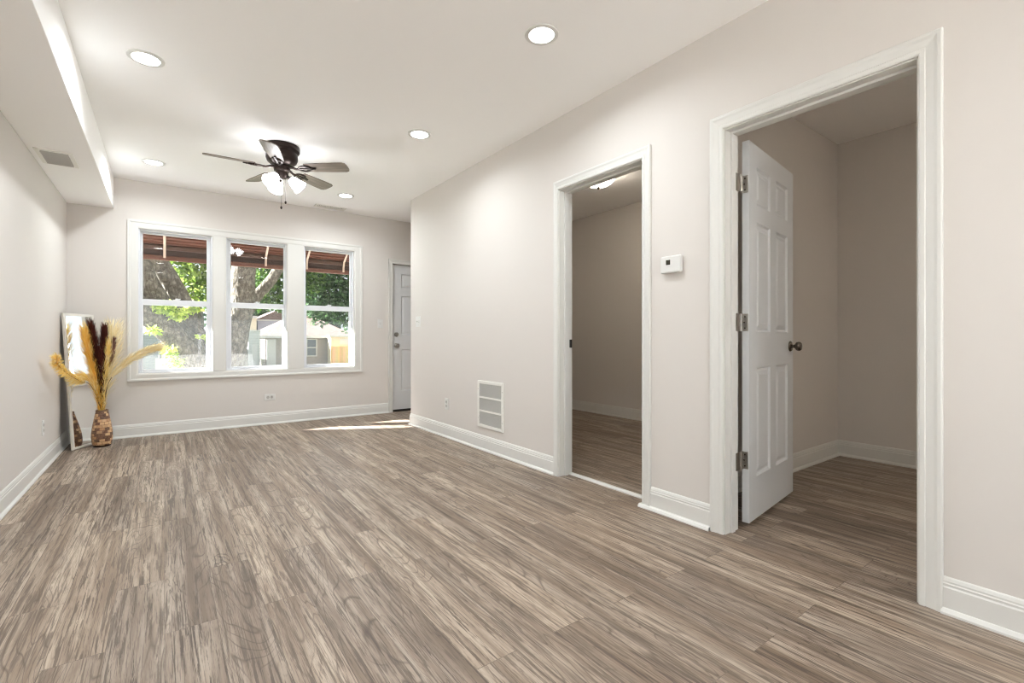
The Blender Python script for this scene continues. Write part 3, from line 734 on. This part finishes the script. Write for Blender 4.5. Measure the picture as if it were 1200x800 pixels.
# ------------------------------------------------------------------ bowl light in the far side room
bw = thing('bowl_light', 'glowing glass bowl ceiling light seen through the far doorway', 'ceiling light', (3.52, 3.34, ZC2))
MB().lathe([(0.0, 0), (0.10, 0), (0.105, -0.015), (0.085, -0.03), (0.0, -0.035)], 32, None, False, False).build('base', M['dark_nickel'], bw, smooth=True)
MB().lathe([(0.165, -0.050), (0.160, -0.068), (0.135, -0.10), (0.095, -0.125), (0.045, -0.140), (0.0, -0.144)], 36, None, False, False).build('glass_bowl', M['bowl_glass'], bw, smooth=True)
MB().lathe([(0.006, -0.13), (0.016, -0.146), (0.013, -0.158), (0.006, -0.166), (0.0, -0.168)], 16, None, True, False).build('finial', M['dark_nickel'], bw, smooth=True)
for k in range(3):
    a = R(20 + 120 * k)
    MB().tube([(0.09 * cos(a), 0.09 * sin(a), -0.02), (0.15 * cos(a), 0.15 * sin(a), -0.035), (0.172 * cos(a), 0.172 * sin(a), -0.05), (0.162 * cos(a), 0.162 * sin(a), -0.062)], 0.006, 8).build('bracket', M['dark_nickel'], bw, smooth=True)

b2 = copy_tree(bw); b2.location = (3.45, -0.9, ZC2); b2['label'] = 'added unseen bowl light that brightens the near side room'  # unseen second fixture, added to brighten the near side room
for ch in b2.children:
    if ch.name.startswith('glass_bowl'):
        ch.data = ch.data.copy(); ch.data.materials[0] = mat('bowl_glass_fill', (1, 1, 1, 1), 0.3, emit=(1.0, 0.92, 0.8, 1), emit_s=29.0)

# ------------------------------------------------------------------ leaning mirror
mir_org = Vector((-0.655, 5.715, 0.0)); MA = R(60); MWD, MHT = 0.35, 1.225
mr = thing('leaning_mirror', 'tall narrow white framed mirror leaning in the corner behind the vase', 'mirror', mir_org)
u = Vector((cos(MA), sin(MA), 0)); nrm = Vector((sin(MA), -cos(MA), 0))
lean = 0.066
v = (Vector((0, 0, 1)) * math.sqrt(1 - lean ** 2) - nrm * lean).normalized()
mm = mat3((0, 0, 0.002), u, v.cross(u) * 1.0, v)           # local x = width, y = towards the back, z = up
if mm.col[1].to_3d().dot(nrm) > 0: mm = mat3((0, 0, 0.002), u, -v.cross(u), v)
MB().frame(0, MWD, 0, MHT, (0.022,) * 4, -0.0, 0.020).build('frame', M['mirror_frame'], mr, bevel=0.003, mtx=mm)
MB().box(0.020, MWD - 0.020, 0.006, 0.010, 0.020, MHT - 0.020).build('glass', M['mirror_glass'], mr, mtx=mm)
MB().box(0.004, MWD - 0.004, 0.0202, 0.0225, 0.004, MHT - 0.004).build('backing_board', M['mirror_back'], mr, mtx=mm)

# ------------------------------------------------------------------ vase and dried stems
VX, VY = -0.468, 5.80
vs = thing('floor_vase', 'brown and tan mosaic floor vase with dried grass stems', 'vase', (VX, VY, 0))
prof = [(0.054, 0.0), (0.063, 0.006), (0.073, 0.04), (0.078, 0.085), (0.077, 0.13), (0.071, 0.18), (0.062, 0.235), (0.053, 0.285), (0.046, 0.322), (0.045, 0.335), (0.040, 0.335), (0.041, 0.31), (0.044, 0.26)]
MB().lathe(prof, 40, None, True, True, uvscale=0.49).build('body', M['vase'], vs, smooth=True, angle=70)
MB().lathe([(0.0545, 0.0005), (0.0638, 0.0062), (0.0680, 0.016), (0.0655, 0.018)], 40, None, False, False).build('base_band', mat('vase_base', srgb(58, 34, 26), 0.5), vs, smooth=True)
MB().lathe([(0.0462, 0.322), (0.0472, 0.330), (0.0455, 0.337), (0.039, 0.337), (0.039, 0.325)], 40, None, False, False).build('rim', mat('vase_rim', srgb(120, 92, 66), 0.5), vs, smooth=True)

def bez(pts, n):
    """Catmull-Rom through pts"""
    P = [Vector(p) for p in pts]; P = [2 * P[0] - P[1]] + P + [2 * P[-1] - P[-2]]; out = []
    for i in range(1, len(P) - 2):
        for k in range(n):
            t = k / n; a, b_, c, d = P[i - 1], P[i], P[i + 1], P[i + 2]
            out.append(0.5 * (2 * b_ + (c - a) * t + (2 * a - 5 * b_ + 4 * c - d) * t * t + (3 * b_ - a - 3 * c + d) * t ** 3))
    out.append(P[-2]); return out
def plume(label, pts, s0, width, m, n=420, wd=0.0022, flare=0.55, group='dried stems in the mosaic vase', cat='dried stem', root=(0, 0)):
    """a stem from inside the vase, feathered from fraction s0 to its tip"""
    start = [(VX + root[0] * 0.4, VY + root[1] * 0.4, 0.15), (VX + root[0], VY + root[1], 0.345)]
    path = bez(start + pts, 8); N = len(path)
    t = thing('dried_stem', label, cat, path[0], 0, group)
    O = Matrix.Translation(-path[0])
    MB().tube(path, [0.0032 * (1 - 0.75 * i / (N - 1)) for i in range(N)], 6).build('stem', M['stem'], t, smooth=True, mtx=O)
    b = MB(); rng = random.Random(hash(label) % 1000 if False else len(label) * 31 + n)
    for i in range(n):
        s = s0 + (1 - s0) * rng.random() ** 0.9
        f = s * (N - 1); k = min(int(f), N - 2); p = path[k].lerp(path[k + 1], f - k)
        tg = (path[k + 1] - path[k]).normalized()
        rel = (s - s0) / (1 - s0)
        env = 1.35 * width * (0.45 + 0.55 * sin(pi * min(1, rel * 0.68 + 0.14)))
        rad = Vector((rng.gauss(0, 1), rng.gauss(0, 1), rng.gauss(0, 1))); rad = (rad - tg * rad.dot(tg)).normalized()
        L = env * rng.uniform(1.3, 2.6)
        p0 = p + rad * env * 0.08
        p1 = p0 + tg * L * 0.55 + rad * env * flare * rng.uniform(0.4, 1.0)
        p2 = p0 + tg * L * 1.0 + rad * env * flare * rng.uniform(0.9, 1.7) + Vector((0, 0, -0.25 * env))
        sd = tg.cross(rad) * wd * rng.uniform(0.7, 1.4)
        b.quad(p0 - sd * 0.6, p0 + sd * 0.6, p1 + sd, p1 - sd); f2 = b.bm.faces[-1] if False else None
        b.quad(p1 - sd, p1 + sd, p2 + sd * 0.3, p2 - sd * 0.3)
    bmesh.ops.remove_doubles(b.bm, verts=b.bm.verts, dist=1e-6)
    b.build('plume', m, t, mtx=O)
    return t
plume('golden dried plume bending far left past the mirror edge', [(-0.535, 5.70, 0.57), (-0.59, 5.55, 0.625), (-0.637, 5.32, 0.70), (-0.664, 5.10, 0.775), (-0.664, 4.97, 0.84)], 0.42, 0.036, M['plume_gold'], 620, root=(-0.012, -0.008))
plume('pale cream dried plume arching right across the window casing', [(-0.425, 5.75, 0.56), (-0.375, 5.73, 0.665), (-0.285, 5.71, 0.775), (-0.16, 5.69, 0.865), (-0.075, 5.67, 0.905)], 0.45, 0.046, M['plume_cream'], 760, root=(0.014, -0.006))
plume('tall dark burgundy plume in the middle, leaning slightly left', [(-0.48, 5.77, 0.62), (-0.505, 5.77, 0.89), (-0.538, 5.76, 1.10)], 0.30, 0.046, M['plume_dark'], 900, flare=0.45, root=(-0.004, 0.004))
plume('dark burgundy plume standing straight in the middle', [(-0.462, 5.74, 0.66), (-0.455, 5.74, 0.88), (-0.447, 5.73, 1.06)], 0.30, 0.044, M['plume_dark'], 860, flare=0.45, root=(0.004, -0.004))
plume('broad amber plume left of the dark burgundy ones', [(-0.505, 5.74, 0.60), (-0.552, 5.73, 0.84), (-0.578, 5.72, 1.03)], 0.18, 0.048, M['plume_amber'], 760, root=(-0.010, -0.010))
plume('slim golden plume just right of the dark burgundy ones', [(-0.445, 5.74, 0.60), (-0.428, 5.73, 0.80), (-0.418, 5.72, 0.95)], 0.20, 0.034, M['plume_gold'], 520, root=(0.010, -0.010))
plume('airy cream plume at the back rising right of the dark ones', [(-0.43, 5.82, 0.64), (-0.405, 5.83, 0.88), (-0.392, 5.84, 1.05)], 0.32, 0.072, M['plume_cream'], 640, flare=0.8, root=(0.012, 0.012))
plume('golden plume drooping low on the left beside the mirror glass', [(-0.515, 5.72, 0.56), (-0.560, 5.68, 0.635), (-0.600, 5.62, 0.640)], 0.40, 0.046, M['plume_gold'], 420, root=(-0.014, 0.0))
plume('golden plume behind the amber one with a feathery pale tip', [(-0.50, 5.80, 0.62), (-0.545, 5.82, 0.88), (-0.565, 5.83, 1.07)], 0.30, 0.046, M['plume_gold'], 480, flare=0.7, root=(-0.006, 0.012))
plume('thin mauve brown sprig right of the dark burgundy plumes', [(-0.435, 5.78, 0.62), (-0.400, 5.77, 0.82), (-0.385, 5.76, 0.97)], 0.62, 0.026, M['plume_mauve'], 150, wd=0.004, root=(0.010, 0.004))

# ------------------------------------------------------------------ outside
GZ = -1.45
struct(MB().box(-40, 60, YF + 0.14, 90, GZ - 0.2, GZ).build('ground', M['lawn']), 'front lawn outside the windows', 'ground')
struct(MB().box(-8, 9, YF + 0.14, 9.0, GZ, GZ + 0.03).build('bounce_forecourt', mat('bounce_concrete', srgb(150, 149, 147), 0.9)), 'added concrete forecourt that bounces sun up through the windows', 'bounce_forecourt')  # unseen paving, added to bounce sun up to the ceiling
struct(MB().box(-14, 16, -26, YB - TW, -0.30, -0.10).build('bounce_patio', mat('bounce_paving', srgb(232, 230, 226), 0.9)), 'added pale yard behind the house that bounces sun indoors', 'bounce_patio')  # unseen pale ground, added to reflect sun in through the glass door
struct(MB().box(-40, 60, 24, 33, GZ, GZ + 0.02).build('street', M['asphalt']), 'grey street beyond the lawn', 'street')
struct(MB().box(XL - TW, 3.72, YF + 0.02, YF + 0.14, GZ, 0).build('foundation_wall', M['brick_grey']), 'masonry base under the front wall', 'wall')

# awning over the windows
aw = thing('window_awning', 'rust brown slatted metal awning outside above the windows', 'awning', (0.88, YF + 0.14, 2.0))
O = Matrix.Translation((-0.88, -(YF + 0.14), -2.0))
AX0, AX1 = -1.1, 2.75
AY0, AY1 = YF + 0.15, 6.885
zt0, zt1 = 2.44, 2.085
n = 13
for i in range(n):
    y0, y1 = AY0 + (AY1 - AY0) * i / n, AY0 + (AY1 - AY0) * (i + 1) / n
    z0, z1 = zt0 + (zt1 - zt0) * i / n, zt0 + (zt1 - zt0) * (i + 1) / n
    MB().loft([[Vector((x, y0, z0 - 0.016)), Vector((x, y1, z1)), Vector((x, y1, z1 + 0.012)), Vector((x, y0, z0 + 0.012))] for x in (AX0, AX1)]).build('slat', M['awning_rust'], aw, mtx=O)
MB().box(AX0, AX1, AY1, AY1 + 0.012, 1.955, 2.11).build('valance', M['awning_brown'], aw, mtx=O)
MB().box(AX0, AX1, AY1 - 0.022, AY1 + 0.016, 1.908, 1.962).build('front_rail', M['awning_rust'], aw, bevel=0.005, mtx=O)
MB().box(AX0, AX1, AY1 - 0.030, AY1, 2.030, 2.076).build('middle_rail', mat('awning_rail', srgb(92, 66, 54), 0.5), aw, bevel=0.005, mtx=O)
for x in (-0.95, 0.0, 1.06, 1.56, 2.05, 2.6):
    MB().tube([(x, AY0, 2.40), (x, AY0 + 0.3, 2.235), (x, AY1 - 0.06, 2.07), (x, AY1 - 0.035, 2.0), (x, AY1 - 0.03, 1.935)], 0.013, 8).build('rib', M['awning_strut'], aw, mtx=O)
for x in (AX0, AX1):
    MB().loft([[Vector((x + d, AY0, zt0)), Vector((x + d, AY1, zt1)), Vector((x + d, AY1, 1.93)), Vector((x + d, AY0, 1.93))] for d in (0, 0.01)]).build('end_panel', M['awning_brown'], aw, mtx=O)

def leaves(mb, blobs, count, size, rng, droop=0.3):
    wsum = [r[0] * r[1] * r[2] for _, r in blobs]; tot = sum(wsum)
    for (c, r), w in zip(blobs, wsum):
        for i in range(max(8, int(count * w / tot))):
            d = Vector((rng.gauss(0, 1), rng.gauss(0, 1), rng.gauss(0, 1))).normalized() * rng.random() ** 0.4
            p = Vector(c) + Vector((d.x * r[0], d.y * r[1], d.z * r[2]))
            L = size * rng.uniform(0.6, 1.3); W = L * 0.62
            t = Vector((rng.gauss(0, 1), rng.gauss(0, 1), rng.gauss(0, 0.6) - droop)).normalized()
            s = t.cross(Vector((rng.gauss(0, 1), rng.gauss(0, 1), rng.gauss(0, 1)))).normalized(); n_ = s.cross(t)
            vs = [mb.bm.verts.new(q) for q in (p, p + t * L * 0.4 + s * W * 0.5 + n_ * L * 0.08, p + t * L, p + t * L * 0.4 - s * W * 0.5 + n_ * L * 0.08)]
            mb.bm.faces.new((vs[0], vs[1], vs[2])); mb.bm.faces.new((vs[0], vs[2], vs[3]))
    return mb
def limb(mb, pts, r0, r1, seg=14, rough=0.06):
    path = bez(pts, 7); n = len(path); rad = [r0 + (r1 - r0) * i / (n - 1) for i in range(n)]
    path = [p + Vector((noise.noise(p * 1.7), noise.noise(p * 1.7 + Vector((9, 0, 0))), 0)) * rough for p in path]
    mb.tube(path, rad, seg)
rng = random.Random(3)
tr = thing('shade_tree', 'big old tree with thick leaning limbs just outside the windows', 'tree', (0.78, 9.5, GZ))
O = Matrix.Translation((-0.78, -9.5, -GZ))
b = MB()
limb(b, [(0.80, 9.5, GZ - 0.1), (0.78, 9.5, GZ + 0.6), (0.76, 9.5, -0.2), (0.74, 9.5, 0.35)], 0.52, 0.36, 20)
limb(b, [(0.58, 9.3, 0.0), (0.34, 9.25, 0.72), (0.02, 9.2, 1.26), (-0.18, 9.2, 1.70), (-0.40, 9.2, 2.27), (-0.66, 9.25, 2.9), (-0.95, 9.3, 3.6)], 0.23, 0.14)
limb(b, [(0.68, 9.65, 0.0), (0.58, 9.65, 0.60), (0.40, 9.65, 1.10), (0.17, 9.65, 1.68), (-0.08, 9.65, 2.28), (-0.40, 9.7, 2.95), (-0.80, 9.8, 3.7)], 0.20, 0.14)
limb(b, [(0.66, 9.2, -0.1), (0.50, 9.1, 0.42), (0.24, 9.0, 0.84), (-0.04, 8.95, 1.19), (-0.30, 8.9, 1.44), (-0.75, 8.85, 1.80), (-1.6, 8.8, 2.6)], 0.20, 0.15)
limb(b, [(0.88, 9.6, -0.1), (0.96, 9.6, 0.5), (1.03, 9.6, 1.05), (1.10, 9.6, 1.65), (1.12, 9.6, 2.15), (1.12, 9.6, 2.8), (1.2, 9.7, 4.4)], 0.20, 0.19)
limb(b, [(1.10, 9.7, 1.30), (1.20, 9.85, 1.50), (1.38, 9.9, 1.74), (1.62, 9.9, 2.06), (1.80, 9.9, 2.42), (2.2, 10.0, 3.2)], 0.11, 0.085)
b.build('trunk', M['bark'], tr, smooth=True, angle=180, mtx=O)
b = leaves(MB(), [((0.0, 8.7, 1.47), (0.16, 0.15, 0.10)), ((0.16, 8.65, 1.37), (0.14, 0.12, 0.10)), ((-0.13, 8.6, 1.12), (0.08, 0.1, 0.06)), ((0.06, 8.7, 0.80), (0.10, 0.1, 0.10)), ((0.14, 8.7, 0.60), (0.10, 0.1, 0.12)), ((0.36, 8.9, 1.46), (0.10, 0.1, 0.08)), ((0.62, 8.9, 1.02), (0.2, 0.2, 0.06))], 1100, 0.075, rng)
f = b.build('sprouts', M['leaf_sprout'], tr, mtx=O); f['kind'] = 'stuff'; f['label'] = 'yellow green sprouting leaves on the limbs'
b = leaves(MB(), [((-0.9, 9.6, 4.6), (0.9, 0.8, 0.7)), ((0.6, 9.6, 5.2), (1.2, 0.9, 0.8)), ((2.0, 9.8, 4.6), (1.1, 0.9, 0.8))], 4200, 0.17, rng)
f = b.build('crown', M['leaf_green'], tr, mtx=O); f['kind'] = 'stuff'

def bg_tree(label, base, trunk, blobs, count, size, m, seed):
    t = thing('leafy_tree', label, 'tree', base, group='trees across the street')
    O = Matrix.Translation(-Vector(base)); r = random.Random(seed)
    tb = MB(); limb(tb, trunk, 0.3, 0.10, 10); tb.build('trunk', M['bark'], t, smooth=True, mtx=O)
    f = leaves(MB(), blobs, count, size, r).build('crown', m, t, mtx=O); f['kind'] = 'stuff'
bg_tree('bright green leafy tree behind the leaning limbs', (0.9, 19, GZ), [(0.9, 19, GZ), (0.9, 19, 1), (0.8, 19, 3.2)], [((0.75, 18.5, 3.1), (0.75, 1.0, 0.8)), ((1.2, 19, 2.5), (0.45, 0.8, 0.5)), ((0.2, 19, 4.0), (1.2, 1.0, 0.6)), ((1.7, 19, 3.9), (1.0, 1.0, 0.7))], 2600, 0.20, M['leaf_lime'], 5)
bg_tree('green leafy tree behind the upright trunk', (2.72, 23.5, GZ), [(2.72, 23.5, GZ), (2.74, 23.5, 1), (3.2, 23.5, 4.2)], [((3.3, 23, 3.1), (0.9, 1.0, 1.0)), ((4.3, 23.5, 2.9), (0.8, 1, 0.75)), ((3.8, 24, 4.4), (1.6, 1.0, 0.9)), ((5.2, 24, 4.0), (1.2, 1, 1.1))], 3400, 0.23, M['leaf_green'], 6)
bg_tree('deep green leafy tree above the low roof', (8.6, 29, GZ), [(9.6, 29, GZ), (9.4, 29, 1), (8.6, 29, 4.4)], [((6.6, 28, 3.5), (1.0, 1.0, 1.3)), ((7.8, 28, 3.3), (1.1, 1, 1.1)), ((9.0, 28.4, 3.2), (1.2, 1, 1.5)), ((7.6, 28, 4.8), (2.2, 1.2, 1.0)), ((10.2, 28.8, 3.6), (1.2, 1, 1.6)), ((7.0, 28.2, 2.15), (0.55, 0.6, 0.5)), ((8.1, 28, 2.1), (0.7, 0.6, 0.35)), ((8.9, 28.2, 1.75), (0.5, 0.6, 0.65))], 6000, 0.26, M['leaf_deep'], 7)

for k, (x, h, L) in enumerate(((-3, 6.0, 'distant tree behind the blue grey house'), (7.5, 7.0, 'distant tree behind the cream and lavender houses'), (16.6, 6.5, 'distant tree behind the bungalow roof'), (25.8, 6.0, 'distant tree far behind the wooden fence'))):
    bg_tree(L, (x, 67, GZ), [(x, 67, GZ), (x, 67, 1.0), (x, 67, h * 0.7)], [((x, 67, h * 0.62), (3.6, 2, h * 0.42)), ((x + 1.9, 67, h * 0.4), (1.8, 1.6, h * 0.34)), ((x - 1.9, 67, h * 0.4), (1.8, 1.6, h * 0.34))], 3200, 0.55, M['leaf_deep'], 20 + k)

# houses across the street
def hip_roof(b, x0, x1, y0, y1, ze, zr, rx0, rx1):
    ym = (y0 + y1) / 2
    P = [(x0, y0, ze), (x1, y0, ze), (x1, y1, ze), (x0, y1, ze), (rx0, ym, zr), (rx1, ym, zr)]
    v = [b.bm.verts.new(p) for p in P]
    for f in ((0, 1, 5, 4), (1, 2, 5), (2, 3, 4, 5), (3, 0, 4), (3, 2, 1, 0)): b.bm.faces.new([v[i] for i in f])
    return b
def house_window(t, O, x0, x1, z0, z1, y):
    f = MB().frame(x0, x1, z0, z1, (0.09,) * 4, y - 0.08, y + 0.02).box(x0, x1, y - 0.07, y, (z0 + z1) / 2 - 0.04, (z0 + z1) / 2 + 0.04).build('window', M['house_trim'], t, mtx=O)
    MB().box(x0 + 0.05, x1 - 0.05, y - 0.03, y - 0.01, z0 + 0.05, z1 - 0.05).build('pane', M['house_glass'], f, mtx=O)
h1 = thing('bungalow', 'low grey brick bungalow with pinkish hip roof across the street', 'house', (10, 44, GZ))
O = Matrix.Translation((-10, -44, -GZ))
MB().box(6.75, 13.6, 44, 52, GZ, 1.2).build('wall', M['brick_grey'], h1, mtx=O)
hip_roof(MB(), 6.3, 14.2, 43.5, 52.5, 1.18, 3.1, 9.6, 11.4).build('roof', M['shingle'], h1, mtx=O)
MB().box(6.3, 14.2, 43.42, 43.5, 1.02, 1.20).build('fascia', M['house_trim'], h1, mtx=O)
gd = MB().box(6.85, 7.55, 43.9, 44.0, GZ, 0.9); gd.build('garage_door', M['house_trim'], h1, mtx=O)
house_window(h1, O, 9.95, 10.85, -0.6, 0.95, 44)
hb = thing('white_garage', 'bright white garage wall behind the wooden fence', 'garage', (12.9, 43, GZ))
O = Matrix.Translation((-12.9, -43, -GZ))
MB().box(11.55, 14.6, 42.2, 43.2, GZ, 1.10).build('wall', M['house_cream'], hb, mtx=O)
MB().box(11.45, 14.7, 42.1, 43.3, 1.10, 1.22).build('eave', M['house_trim'], hb, mtx=O)
MB().box(12.3, 13.2, 42.17, 42.22, 0.45, 0.95).build('panel', M['house_trim'], hb, mtx=O)
fn = thing('wooden_fence', 'tan wooden board fence across the street', 'fence', (12.5, 41.5, GZ))
O = Matrix.Translation((-12.5, -41.5, -GZ))
for i in range(11):
    x = 11.35 + i * 0.148
    z = 0.33 + 0.01 * (i % 3)
    MB().loft([[Vector((x, y, GZ)), Vector((x + 0.14, y, GZ)), Vector((x + 0.14, y, z - 0.04)), Vector((x + 0.11, y, z)), Vector((x + 0.03, y, z)), Vector((x, y, z - 0.04))] for y in (41.5, 41.53)]).build('board', mat('fence_board', srgb(208 + (i * 37) % 22, 160 + (i * 29) % 24, 104 + (i * 17) % 20), 0.8), fn, mtx=O)
for z in (-1.0, 0.0):
    MB().box(11.35, 12.98, 41.53, 41.58, z, z + 0.1).build('rail', M['fence_wood'], fn, mtx=O)
h2 = thing('gabled_house', 'pale lavender house with small gable behind the bungalow', 'house', (9, 52, GZ))
O = Matrix.Translation((-9, -56, -GZ))
MB().box(7.9, 12.5, 56, 62, GZ, 2.95).build('wall', M['siding_lavender'], h2, mtx=O)
b = MB(); b.loft([[Vector((7.6, y, 2.9)), Vector((12.6, y, 2.9)), Vector((9.75, y, 4.0))] for y in (55.6, 62)]); b.build('roof', M['shingle'], h2, mtx=O)
MB().box(7.6, 12.6, 55.55, 55.62, 2.80, 2.95).build('fascia', M['house_trim'], h2, mtx=O)
h2.location = (9, 56, GZ)
h3 = thing('flat_roofed_house', 'cream flat roofed house left of the gabled one', 'house', (6.9, 54, GZ))
O = Matrix.Translation((-6.9, -54, -GZ))
MB().box(6.1, 7.5, 54, 60, GZ, 3.0).build('wall', M['house_cream'], h3, mtx=O)
MB().box(6.0, 7.58, 53.9, 60, 3.0, 3.25).build('parapet', M['house_trim'], h3, mtx=O)
h4 = thing('white_shed', 'plain white shed in front of the cream house', 'shed', (5.7, 42, GZ))
O = Matrix.Translation((-5.7, -42, -GZ))
MB().box(5.27, 6.1, 42, 43.2, GZ, 1.54).build('wall', M['siding_white'], h4, mtx=O)
MB().box(5.21, 6.16, 41.94, 43.26, 1.54, 1.64).build('roof', M['house_trim'], h4, mtx=O)
MB().box(5.5, 5.9, 41.95, 42, GZ, 0.5).build('shed_door', M['house_trim'], h4, mtx=O)
h5 = thing('blue_grey_house', 'blue grey house behind the leaning limbs', 'house', (0.4, 40, GZ))
O = Matrix.Translation((-0.4, -40, -GZ))
MB().box(-2.2, 2.6, 40, 48, GZ, 1.35).build('wall', M['siding_blue'], h5, mtx=O)
b = MB(); hip_roof(b, -2.7, 3.1, 39.5, 48.5, 1.35, 2.6, -0.6, 1.0); b.build('roof', mat('grey_shingle', srgb(150, 152, 160), 0.9), h5, mtx=O)
MB().box(-2.7, 3.1, 39.42, 39.5, 1.2, 1.37).build('fascia', M['house_trim'], h5, mtx=O)
house_window(h5, O, -0.35, 0.65, -0.45, 0.8, 40)
house_window(h5, O, 1.4, 2.2, -0.45, 0.8, 40)
MB().box(-0.5, 1.2, 39.0, 39.9, GZ, -0.35).build('porch_rail', M['house_trim'], h5, mtx=O)
